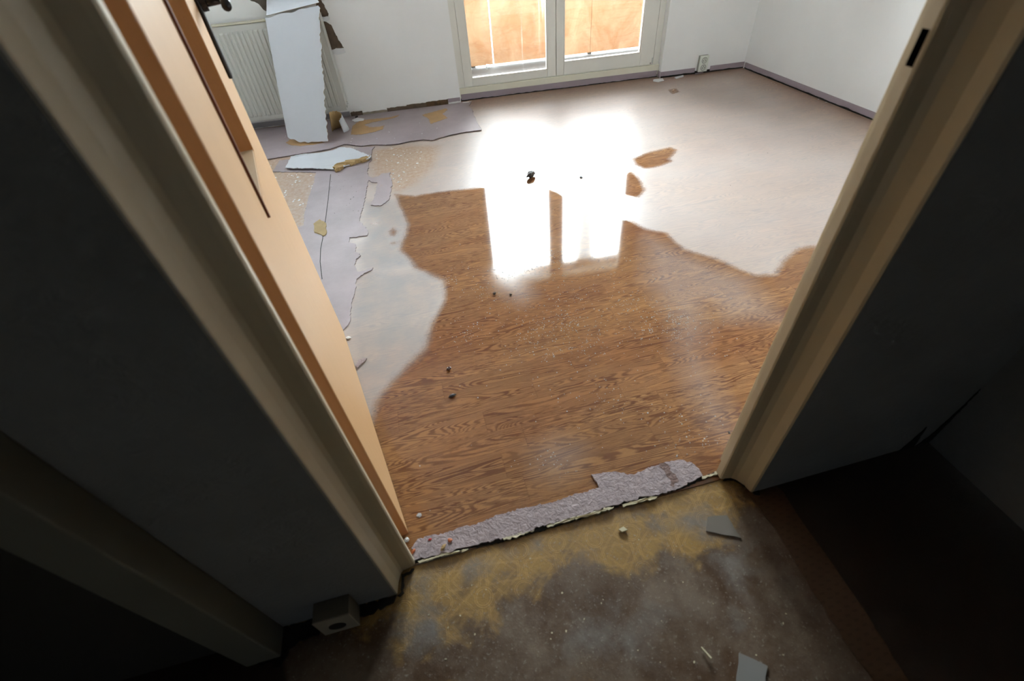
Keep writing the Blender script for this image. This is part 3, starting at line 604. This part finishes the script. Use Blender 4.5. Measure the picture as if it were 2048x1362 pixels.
# curled scrap behind the board foot
bm = bmesh.new(); NC = 22; ring = []
for i in range(NC+1):
    k = i/NC; a = math.radians(165-235*k); r = .062+.010*math.sin(3*k); hgt = .125-.045*k*k+.004*math.sin(i*2.3)
    ring.append([(r*q*math.cos(a)*(1-.35*w), r*q*math.sin(a)*(1-.2*w)+.02*w, w*hgt) for q in (1, .95) for w in (0, .33, .66, 1)])
V = [[bm.verts.new(p) for p in r_] for r_ in ring]
for i in range(NC):
    for j in range(3):
        bm.faces.new((V[i][j], V[i+1][j], V[i+1][j+1], V[i][j+1])); bm.faces.new((V[i][j+4], V[i][j+5], V[i+1][j+5], V[i+1][j+4])).material_index = 1
    bm.faces.new((V[i][0], V[i][4], V[i+1][4], V[i+1][0])); bm.faces.new((V[i][3], V[i+1][3], V[i+1][7], V[i][7])).material_index = 1
for i in (0, NC):
    for j in range(3): bm.faces.new((V[i][j], V[i][j+1], V[i][j+5], V[i][j+4])).material_index = 1
o = obj('curled_wallpaper_scrap', bm, [M_board, M_tan], smooth=True, label='curled white wallpaper scrap with tan underside behind foot of leaning board', cat='wallpaper scrap')
o.matrix_world = Matrix.Translation((-.475, 3.86, .009)) @ Matrix.Rotation(.1, 4, 'Z')

UP = .0045
def flat(name, poly, z0, z1, mat, st=.010, am=.002, parent=None, **kw):
    return obj(name, sheet([(x, min(y, far_y(x)-.016) if x > -.40 else y) for x, y in jag(poly, st, am)], z0, z1), mat, parent, **kw)
p = [(-0.814, 3.270), (-0.797, 3.462), (-0.634, 3.454), (-0.524, 3.443), (-0.467, 3.484), (-0.383, 3.418), (-0.339, 3.360), (-0.253, 3.241), (-0.260, 3.192), (-0.359, 3.167), (-0.430, 3.139), (-0.477, 3.102), (-0.513, 3.126), (-0.657, 3.195)]
pf = prism(jag(p, .012, .003), lambda x, y: (x, y, .014+.012*noise.noise((x*6, y*6, 0))+.004), lambda x, y: (x, y, .010+.012*noise.noise((x*6, y*6, 0))+.004))
o = obj('fallen_board_piece', pf, M_board, label='flat white torn board lying on the floor in front of the leaning board', cat='board')
# crumpled broken edge of that piece
p = [(-0.501, 3.137), (-0.463, 3.187), (-0.424, 3.187), (-0.379, 3.209), (-0.306, 3.221), (-0.259, 3.235), (-0.284, 3.185), (-0.359, 3.158), (-0.388, 3.146), (-0.431, 3.156), (-0.461, 3.096), (-0.486, 3.082)]
bm = bmesh.new()
prism(jag(p, .010, .006), lambda x, y: (x, y, .022+.02*noise.noise((x*25, y*25, 3))), lambda x, y: (x, y, .006), bm)
obj('crumpled_edge', bm, M_tan, o)

# torn pink underlay sheets on the left side of the room
flat('torn_underlay_sheet', [(-1.279, 4.261), (-0.959, 4.181), (-0.644, 4.152), (-0.407, 4.187), (-0.162, 4.223), (0.085, 4.194), (0.435, 4.140), (0.565, 4.158), (0.582, 4.064), (0.545, 3.974), (0.553, 3.865), (0.543, 3.745), (0.535, 3.560), (0.538, 3.405), (0.416, 3.420), (0.305, 3.409), (0.211, 3.381), (0.176, 3.358), (0.111, 3.408), (0.019, 3.420), (-0.053, 3.403), (-0.150, 3.418), (-0.243, 3.470), (-0.324, 3.477), (-0.437, 3.568), (-0.541, 3.517), (-0.748, 3.514), (-0.974, 3.513), (-1.087, 3.525)], UP+.0003, UP+.004, M_under,
     label='large torn pink underlay sheet along the far wall left of balcony door', cat='floor underlay')
for k, (pp, lab) in enumerate((([(-0.396, 3.735), (-0.382, 3.930), (-0.319, 4.031), (-0.092, 3.994), (-0.010, 4.017), (-0.054, 3.964), (-0.231, 3.940), (-0.297, 3.913), (-0.253, 3.834), (-0.178, 3.810), (-0.139, 3.826), (-0.158, 3.744), (-0.218, 3.717), (-0.311, 3.706)], 'a'),
     ([(0.162, 3.932), (0.257, 3.961), (0.364, 3.999), (0.370, 3.957), (0.315, 3.882), (0.339, 3.772), (0.275, 3.731), (0.202, 3.697), (0.200, 3.815)], 'b'),
     ([(-0.867, 3.783), (-0.841, 3.845), (-0.770, 3.780), (-0.676, 3.738), (-0.582, 3.664), (-0.660, 3.649), (-0.761, 3.674), (-0.825, 3.713)], 'c'))):
    flat('worn_patch', pp, UP+.0035, UP+.0048, M_wornpatch, .008, .003, parent=bpy.data.objects['torn_underlay_sheet'])
flat('torn_underlay_strip', [(-0.878, 3.461), (-0.674, 3.445), (-0.401, 3.454), (-0.314, 3.453), (-0.227, 3.433), (-0.246, 3.384), (-0.258, 3.279), (-0.253, 3.206), (-0.275, 3.147), (-0.287, 3.013), (-0.285, 2.958), (-0.258, 2.909), (-0.224, 2.917), (-0.194, 2.951), (-0.144, 2.945), (-0.153, 2.902), (-0.141, 2.837), (-0.142, 2.765), (-0.160, 2.648), (-0.170, 2.573), (-0.203, 2.535), (-0.226, 2.514), (-0.276, 2.546), (-0.257, 2.621), (-0.243, 2.702), (-0.230, 2.830), (-0.263, 2.844), (-0.283, 2.882), (-0.295, 2.757), (-0.305, 2.653), (-0.318, 2.556), (-0.330, 2.470), (-0.341, 2.382), (-0.308, 2.297), (-0.296, 2.240), (-0.302, 2.211), (-0.393, 2.225), (-0.390, 2.169), (-0.360, 2.148), (-0.363, 2.077), (-0.336, 2.031), (-0.360, 2.003), (-0.367, 1.953), (-0.351, 1.892), (-0.319, 1.893), (-0.280, 1.905), (-0.285, 1.890), (-0.338, 1.859), (-0.358, 1.834), (-0.365, 1.740), (-0.378, 1.671), (-0.380, 1.647), (-0.385, 1.602), (-0.383, 1.541), (-0.408, 1.499), (-0.461, 1.427), (-0.708, 1.957), (-0.757, 2.393), (-0.638, 2.445), (-0.644, 2.563), (-0.636, 2.793), (-0.618, 2.976), (-0.616, 3.145), (-0.721, 3.198), (-0.905, 3.276)], .0005, UP, M_under,
     label='long torn pink underlay strip running from fallen board down beside the open door', cat='floor underlay')
st_ = bpy.data.objects['torn_underlay_strip']
sl = [(-0.518, 3.072), (-0.519, 2.863), (-0.519, 2.713), (-0.522, 2.527), (-0.524, 2.402), (-0.528, 2.265), (-0.533, 2.159), (-0.529, 2.038), (-0.512, 1.888)]
bm = bmesh.new()
for (ax, ay), (bx, by) in zip(sl, sl[1:]):
    prism([(ax-.0015, ay), (ax+.0018, ay), (bx+.0015, by), (bx-.0018, by)], lambda x, y: (x, y, UP-.0005), lambda x, y: (x, y, UP+.0006), bm)
obj('seam', bm, M_dirt, st_)
flat('worn_patch', [(-0.585, 2.447), (-0.555, 2.481), (-0.520, 2.428), (-0.521, 2.330), (-0.546, 2.313), (-0.573, 2.334)], UP-.0005, UP+.0007, M_yellow, .006, .002, parent=st_)
flat('threshold_underlay', [(-0.2187, 0.5544), (-0.1995, 0.5742), (-0.1399, 0.5703), (-0.0683, 0.5736), (-0.0590, 0.5684), (0.0156, 0.5793), (0.0839, 0.5791), (0.1729, 0.5731), (0.2451, 0.5781), (0.3056, 0.5780), (0.3069, 0.5954), (0.3002, 0.6216), (0.3405, 0.6160), (0.3695, 0.6106), (0.4112, 0.5891), (0.4540, 0.5951), (0.5140, 0.5994), (0.5588, 0.5957), (0.5845, 0.5786), (0.5938, 0.5541), (0.5931, 0.5330), (0.5248, 0.5174), (0.4758, 0.5143), (0.4383, 0.5166), (0.4130, 0.5210), (0.3306, 0.5195), (0.2232, 0.5175), (0.1498, 0.5171), (0.0360, 0.5131), (-0.0828, 0.5189), (-0.1807, 0.5193), (-0.2143, 0.5215)], .0005, .007, M_strip, .006, .0016,
     label='rough pink underlay strip torn along the doorway threshold', cat='floor underlay')
flat('brown_stain', [(0.4941, 0.5945), (0.5115, 0.6001), (0.5184, 0.5855), (0.5233, 0.5354), (0.5006, 0.5244), (0.5027, 0.5444)], .0068, .0074, plain('brown_stain_fibre', lin(118, 94, 88), .8, (75, .9, .006)), .006, .003, parent=bpy.data.objects['threshold_underlay'])
# dark open joint along the front of that strip, and the curled paper edge of the hall linoleum
flat('threshold_gap', [(-0.2152, 0.5222), (-0.1804, 0.5221), (-0.0824, 0.5213), (0.0367, 0.5160), (0.1508, 0.5200), (0.2243, 0.5205), (0.3317, 0.5220), (0.4137, 0.5225), (0.5931, 0.5330), (0.6399, 0.5344), (0.6371, 0.5279), (0.5910, 0.5246), (0.5264, 0.5152), (0.4108, 0.5143), (0.3285, 0.5146), (0.2206, 0.5103), (0.1476, 0.5099), (0.0346, 0.5075), (-0.0836, 0.5147), (-0.1810, 0.5165), (-0.2138, 0.5161)], -.001, .0022, M_dirt, .006, .001,
     label='black open joint between the pink threshold strip and hall floor', cat='floor joint')
for kk, (seg, pos_) in enumerate(zip(([(-0.2051, 0.5175), (-0.1325, 0.5156), (-0.0740, 0.5130), (-0.0795, 0.5096), (-0.1332, 0.5109), (-0.2009, 0.5106)], [(0.0162, 0.5147), (0.0675, 0.5170), (0.1030, 0.5158), (0.0990, 0.5107), (0.0656, 0.5099), (0.0198, 0.5086)], [(0.1348, 0.5188), (0.1915, 0.5170), (0.2289, 0.5186), (0.2762, 0.5175), (0.3242, 0.5170), (0.3193, 0.5118), (0.2704, 0.5095), (0.2238, 0.5120), (0.1895, 0.5112), (0.1353, 0.5119)],
            [(0.3461, 0.5179), (0.3998, 0.5164), (0.4467, 0.5113), (0.4418, 0.5071), (0.3963, 0.5090), (0.3477, 0.5091)], [(0.5891, 0.5311), (0.6148, 0.5308), (0.6383, 0.5336), (0.6349, 0.5262), (0.6111, 0.5247), (0.5880, 0.5243)]), ('nearest the left jamb', 'second from the left jamb', 'at the middle of the doorway, longest one', 'second from the right jamb', 'nearest the right jamb'))):
    bm = prism(jag(seg, .005, .0012), lambda x, y: (x, y, .001), lambda x, y: (x, y, .007+.004*noise.noise((x*30, y*30, 0))))
    obj('peeled_linoleum_edge', bm, M_chip_cream, label='peeled cream linoleum edge along the threshold, '+pos_, cat='linoleum')
# patterned edging strip and grey rags in the hall
flat('linoleum_edging', [(0.674, 0.460), (0.763, 0.464), (0.771, 0.432), (0.764, 0.356), (0.763, 0.241), (0.758, 0.123), (0.739, -0.033), (0.685, -0.019), (0.676, 0.087), (0.680, 0.230), (0.688, 0.331), (0.685, 0.406)], -.001, .0035, M_pstrip, .02, .0012,
     label='brown patterned linoleum edging strip running beside the dark hall floor', cat='linoleum')
flat('paper_scrap', [(0.451, 0.141), (0.494, 0.105), (0.452, 0.057), (0.397, 0.072)], -.001, .0025, plain('grey_paper', lin(128, 126, 122), .7), .02, .001, label='pale grey paper scrap on the hall floor at bottom of view', cat='paper scrap')
flat('paper_scrap', [(0.5465, 0.4255), (0.5951, 0.4170), (0.5964, 0.3546), (0.5224, 0.3938)], -.001, .0015, plain('grey_film', lin(116, 108, 98), .6), .02, .001, label='grey translucent paper rectangle stuck on the hall floor near right jamb', cat='paper scrap')
bm = bmesh.new(); q = [(0.378, 0.170), (0.387, 0.146)]; cyl(bm, (*q[0], .004), (*q[1], .005), .0022, .0028, 7); obj('plaster_sliver', bm, M_chip_cream, label='thin white plaster sliver lying on the dirty hall floor', cat='debris')

# ---------------------------------------------------------------- surface socket boxes
sk = empty('double_socket', (2.56, -.0, .02), FAR, label='white double wall socket standing above the pink baseboard right of balcony door', cat='socket'); so = Vector((2.56, 0, .02))
def skp(name, bm, mat, par=sk): bmesh.ops.translate(bm, verts=bm.verts, vec=-so); return obj(name, bm, mat, par)
skp('back_box', boxbm(2.520, 2.596, -.026, .0, .020, .136, bev=.002), plain('grey_socket_box', lin(150, 150, 142), .5))
fp = skp('face_plate', boxbm(2.520, 2.597, -.036, -.0262, .019, .137, bev=.003), plain('white_plastic', lin(228, 232, 222), .35))
for z in (.050, .103):
    bm = bmesh.new(); cyl(bm, (2.559, -.036, z), (2.559, -.0375, z), .0235, n=28); r = skp('socket_ring', bm, plain('ring_grey', lin(120, 122, 116), .5))
    bm = bmesh.new(); cyl(bm, (2.559, -.0372, z), (2.559, -.0382, z), .0205, n=28); skp('socket_well', bm, plain('socket_cream', lin(205, 208, 198), .5))
    bm = bmesh.new()
    for du, dz in ((-.009, -.002), (.009, -.002), (0, .011)): cyl(bm, (2.559+du, -.0378, z+dz), (2.559+du, -.0388, z+dz), .0032, n=10)
    skp('socket_hole', bm, M_black)
bx = empty('hall_socket_box', (-.39, .433, 0), label='grey surface box with a round hole fixed low on the left hall wall', cat='socket'); bo = Vector((-.39, .433, 0))
def bxp(name, bm, mat): bmesh.ops.translate(bm, verts=bm.verts, vec=-bo); return obj(name, bm, mat, bx)
bxp('box_body', boxbm(-.431, -.351, .412, .4525, .004, .088, bev=.002), plain('box_grey', lin(118, 112, 100), .5))
bxp('face_plate', boxbm(-.431, -.351, .4085, .4119, .004, .088, bev=.001, seg=1), plain('box_face', lin(170, 160, 142), .5))
bm = bmesh.new(); cyl(bm, (-.391, .4082, .040), (-.391, .4092, .040), .019, n=24); bxp('round_hole', bm, M_black)
flat('plaster_gap_shade', [(-.56, .453), (-.60, .40), (-.53, .372), (-.50, .41), (-.44, .425), (-.34, .428), (-.27, .436), (-.262, .453)], -.001, .006, M_dirt, .01, .003, label='black sheet painting the shadow gap under broken plaster at left hall wall foot', cat='wall damage')  # black colour paints the shadow gap below the broken plaster

for pts, lab in (([(1.150, .004), (1.196, .004), (1.188, .045), (1.178, .085), (1.172, .110), (1.168, .075), (1.160, .035)], 'dark split in the wallpaper foot just left of the hall corner'),
                 ([(1.205, .004), (1.246, .004), (1.247, .060), (1.248, .170), (1.245, .240), (1.240, .150), (1.228, .060)], 'dark wedge split of wallpaper in the right hall corner')):
    obj('wallpaper_split', prism(jag(pts, .008, .0012), lambda x, z: (x, .4526, z), lambda x, z: (x, .4505, z)), M_dirt, label=lab, cat='wall damage')
# ---------------------------------------------------------------- debris
def rock(name, at, r, mat, lab, cat='debris', sq=(1, .7, .5), group=None):
    bm = bmesh.new(); bmesh.ops.create_icosphere(bm, subdivisions=3, radius=1); sd = random.random()*50
    for v in bm.verts:
        k = 1+.45*noise.noise(v.co*1.7+Vector((sd, 0, 0)))+.2*noise.noise(v.co*5+Vector((0, sd, 0))); v.co = Vector((v.co.x*sq[0], v.co.y*sq[1], v.co.z*sq[2]))*k*r
    z = min(v.co.z for v in bm.verts); bmesh.ops.translate(bm, verts=bm.verts, vec=(0, 0, -z-.0004))
    o = obj(name, bm, mat, label=lab, cat=cat, group=group); o.location = (at[0], at[1], at[2] if len(at) > 2 else .0); o.rotation_euler = (0, 0, random.random()*3); return o
def F1(q): return q[0]
rock('rubble_lump', F1([(0.661, 2.537)]), .034, plain('layered_rubble', lin(92, 84, 76), .6, (120, .8, .004), var=.45, scale=80), 'largest dark rubble lump in the bright middle of the room floor', sq=(1, .55, .5)).rotation_euler = (0, 0, .75)
rock('rubble_crumb', F1([(0.930, 2.424)]), .013, M_crumb, 'small flat crumb lying inside a round wet spot', sq=(1, .5, .25))
rock('rubble_crumb', F1([(0.216, 1.524)]), .006, M_crumb, 'tiny black crumb below the window reflection, left one', sq=(1, 1, .8))
rock('rubble_crumb', F1([(0.280, 1.498)]), .005, M_crumb, 'tiny brown crumb below the window reflection, right one', sq=(1, .8, .7))
rock('rubble_crumb', F1([(-0.032, 1.156)]), .008, plain('wet_brown_lump', lin(74, 44, 36), .2, (90, .6, .003)), 'glossy reddish brown lump on the brown wet floor', sq=(1, .8, .7))
o = rock('wet_leaf_scrap', F1([(-0.040, 1.029)]), .013, plain('wet_black_scrap', lin(44, 42, 42), .18, (120, .8, .004)), 'crumpled black glossy scrap on the brown wet floor', sq=(1, .4, .3)); o.rotation_euler = (0, 0, .2)
rock('paint_flake', F1([(-0.390, 1.442)]), .010, M_chip, 'white flake beside the bottom free corner of the open door', sq=(.7, 1, .3))
rock('plaster_crumb', F1([(-0.229, 0.580)]), .006, M_chip, 'white plaster crumb at the foot of the door hinge edge', sq=(1, 1, .7))
flat('splinter', [(-0.361, 1.276), (-0.350, 1.302), (-0.320, 1.303), (-0.332, 1.285), (-0.354, 1.261)], .001, .006, M_strip, .01, .001, label='pink splinter with dark edge beside the open door bottom', cat='debris')
flat('yellow_scrap', [(-0.576, 2.346), (-0.549, 2.428), (-0.517, 2.421), (-0.509, 2.300), (-0.524, 2.284), (-0.546, 2.313)], UP+.001, UP+.004, M_yellow, .01, .002, label='yellowish torn paper scrap lying on the pink underlay strip', cat='paper scrap')
rock('red_paint_chip', (*F1([(-0.168, 0.563)]), .006), .0045, M_red, 'bright red paint chip on the pink threshold strip', sq=(.6, 1, .4))
rock('orange_paint_chip', (*F1([(-0.117, 0.546)]), .006), .0055, M_orange, 'orange brown chip on the pink threshold strip', sq=(.9, 1, .5))
rock('wood_chip', (*F1([(-0.137, 0.532)]), .006), .0075, M_tan, 'brown and white chip at lower edge of the threshold strip', sq=(1.2, .6, .5))
rock('wood_chip', (*F1([(-0.213, 0.544)]), .006), .006, M_orange, 'brown chip where threshold strip meets the left jamb', sq=(.7, 1, .5))
rock('water_drop', F1([(-0.191, 0.640)]), .006, plain('pale_drop', lin(165, 165, 165), .1), 'round pale drop on the brown floor near the door foot', sq=(1, 1, .2))
flat('white_scrap', [(2.126, 3.927), (2.203, 3.917), (2.187, 3.861), (2.127, 3.847), (2.104, 3.891)], .001, .006, M_chip, .01, .001, label='white flake at the corner of the balcony door reveal', cat='debris')
flat('white_scrap', [(2.300, 3.894), (2.388, 3.911), (2.377, 3.884), (2.298, 3.863)], .001, .008, M_chip, .01, .001, label='white sliver at the baseboard left of the double socket', cat='debris')
flat('white_scrap', [(2.508, 3.944), (2.565, 3.946), (2.550, 3.903), (2.486, 3.889)], .001, .010, M_pink, .01, .001, label='pink grey scrap under the double socket', cat='debris')
flat('white_scrap', [(0.505, 4.160), (0.558, 4.191), (0.588, 4.146), (0.560, 4.062), (0.512, 4.073)], UP, UP+.006, M_chip, .01, .001, label='rounded pale flake at wall corner left of balcony door', cat='debris')
flat('white_scrap', [(-0.390, 4.066), (-0.346, 4.107), (-0.291, 4.055), (-0.296, 4.008), (-0.366, 4.018)], UP, UP+.006, M_chip, .01, .001, label='white scrap on the pink underlay near the radiator corner', cat='debris')
rock('rubble_crumb', (*F1([(-0.350, 4.121)]), UP), .014, M_crumb, 'dark crumb at wall foot beside the radiator corner')
flat('cream_flake', [(0.3113, 0.4559), (0.3259, 0.4595), (0.3326, 0.4489), (0.3182, 0.4479)], .0, .006, M_chip_cream, .008, .001, label='cream flake standing on the yellow hall floor below the strip step', cat='debris')
rock('white_lump', FAR @ Vector((.83, .86, .021)), .022, M_chip, 'white lump on the balcony floor behind the left pane', sq=(1, .8, .9))
rock('rubble_crumb', F1([(0.743, 0.639)]), .0045, M_crumb, 'dark crumb on the lime haze beside the right jamb')
# paint flakes: one flake, copied
fb = bmesh.new(); vs = [fb.verts.new((math.cos(a)*(.8+.3*math.sin(3*a)), math.sin(a)*.7, 0)) for a in np.linspace(0, 2*math.pi, 7)[:-1]]
ws = [fb.verts.new((v.co.x, v.co.y, .25)) for v in vs]; fb.faces.new(vs[::-1]); fb.faces.new(ws)
for i in range(6): fb.faces.new((vs[i], vs[(i+1) % 6], ws[(i+1) % 6], ws[i]))
proto = obj('paint_flake', fb, M_chip); first = [True]
def flakes(poly, n, r0, r1, z, lab, group, mat=None):
    xs = [p[0] for p in poly]; ys = [p[1] for p in poly]; k = 0
    P = np.array(poly)
    while k < n:
        x, y = random.uniform(min(xs), max(xs)), random.uniform(min(ys), max(ys))
        if sdf(np.array([x]), np.array([y]), poly)[0] < .005: continue
        if first[0]: o = proto; first[0] = False
        else:
            o = proto.copy(); COL.objects.link(o)
            if mat: o.data = DM_[mat.name]
        r = random.uniform(r0, r1)*random.uniform(.7, 1.2); o.location = (x, y, z); o.scale = (r, r*random.uniform(.5, 1), r*.35); o.rotation_euler = (random.uniform(-.1, .1), random.uniform(-.1, .1), random.random()*6.28)
        prop(o, lab, 'debris', group); k += 1
m2 = proto.data.copy(); m2.materials[0] = M_crumb; m3 = proto.data.copy(); m3.materials[0] = M_chip_cream
DM_ = {M_crumb.name: m2, M_chip_cream.name: m3}
flakes([(-0.246, 3.384), (-0.055, 3.375), (0.105, 3.227), (0.048, 2.991), (-0.040, 2.722), (-0.160, 2.716), (-0.255, 3.040)], 60, .004, .011, .0005, 'white paint flake on the speckled tan floor right of the fallen board', 'white paint flakes right of the fallen board')
flakes([(-0.980, 3.479), (-0.825, 3.438), (-0.821, 3.240), (-0.588, 3.101), (-0.642, 2.762), (-0.675, 2.648), (-0.806, 2.828)], 34, .005, .013, .0005, 'white paint flake on the tan floor between fallen board and open door', 'white paint flakes beside the open door')
flakes([(-0.902, 3.678), (-0.401, 3.454), (-0.245, 3.412), (0.240, 3.460), (0.281, 3.776), (-0.253, 3.800), (-0.402, 3.654), (-0.939, 4.010)], 22, .004, .008, UP+.004, 'small white flake scattered on the pink underlay by the wall', 'flakes on the pink underlay')
flakes([(-0.524, 3.074), (-0.288, 2.975), (-0.339, 2.398), (-0.520, 2.304), (-0.611, 2.338), (-0.598, 2.745)], 22, .002, .005, UP, 'small dark crumb on the pink underlay strip below the fallen board', 'crumbs on the pink underlay strip', M_crumb)
flakes([(-0.195, 0.446), (-0.002, 0.466), (0.383, 0.423), (0.614, 0.345), (0.598, 0.080), (-0.161, 0.261), (-0.229, 0.347)], 46, .0012, .0035, -.0015, 'small pale flake scattered on the dirty hall floor', 'flakes on the hall floor', M_chip_cream)
flakes([(0.686, 3.465), (1.730, 3.182), (2.493, 2.599), (1.570, 1.763), (0.589, 1.935), (0.100, 2.020), (0.013, 2.376)], 20, .0015, .0035, 0, 'tiny dark crumb scattered over the pale far part of the room floor', 'crumbs on the pale floor', M_crumb)
flakes([(2.983, 3.859), (3.035, 2.537), (2.926, 2.439), (2.826, 3.694)], 14, .004, .009, 0, 'pale flake along the baseboard of the right wall', 'flakes at the right wall')
# fine wet grit over the brown floor: uncountable
gb = bmesh.new(); poly = [(0.100, 2.020), (0.927, 1.536), (1.163, 1.159), (0.686, 0.595), (0.184, 0.642), (-0.161, 0.633), (-0.227, 0.867), (-0.116, 1.180)]
xs = [p[0] for p in poly]; ys = [p[1] for p in poly]; cl = [(random.uniform(min(xs), max(xs)), random.uniform(min(ys), max(ys))) for _ in range(26)]+[(0.199, 0.687), (0.357, 1.132), (0.522, 1.380), (0.344, 1.280), (0.316, 1.654), (0.711, 1.315), (0.426, 0.869), (0.728, 0.636)]
for i in range(2600):
    c = random.choice(cl); sg = random.choice((.03, .07, .15)); x, y = c[0]+random.gauss(0, sg), c[1]+random.gauss(0, sg)
    if sdf(np.array([x]), np.array([y]), poly)[0] < 0: continue
    r = min(.0028, abs(random.gauss(.0006, .0006))+.0005)
    bmesh.ops.create_icosphere(gb, subdivisions=1, radius=r, matrix=Matrix.Translation((x, y, r*.3)))
obj('wet_grit', gb, plain('wet_lime_grit', lin(205, 202, 198), .10), label='fine wet grit and droplets sprinkled over the brown linoleum', cat='grit', kind='stuff')
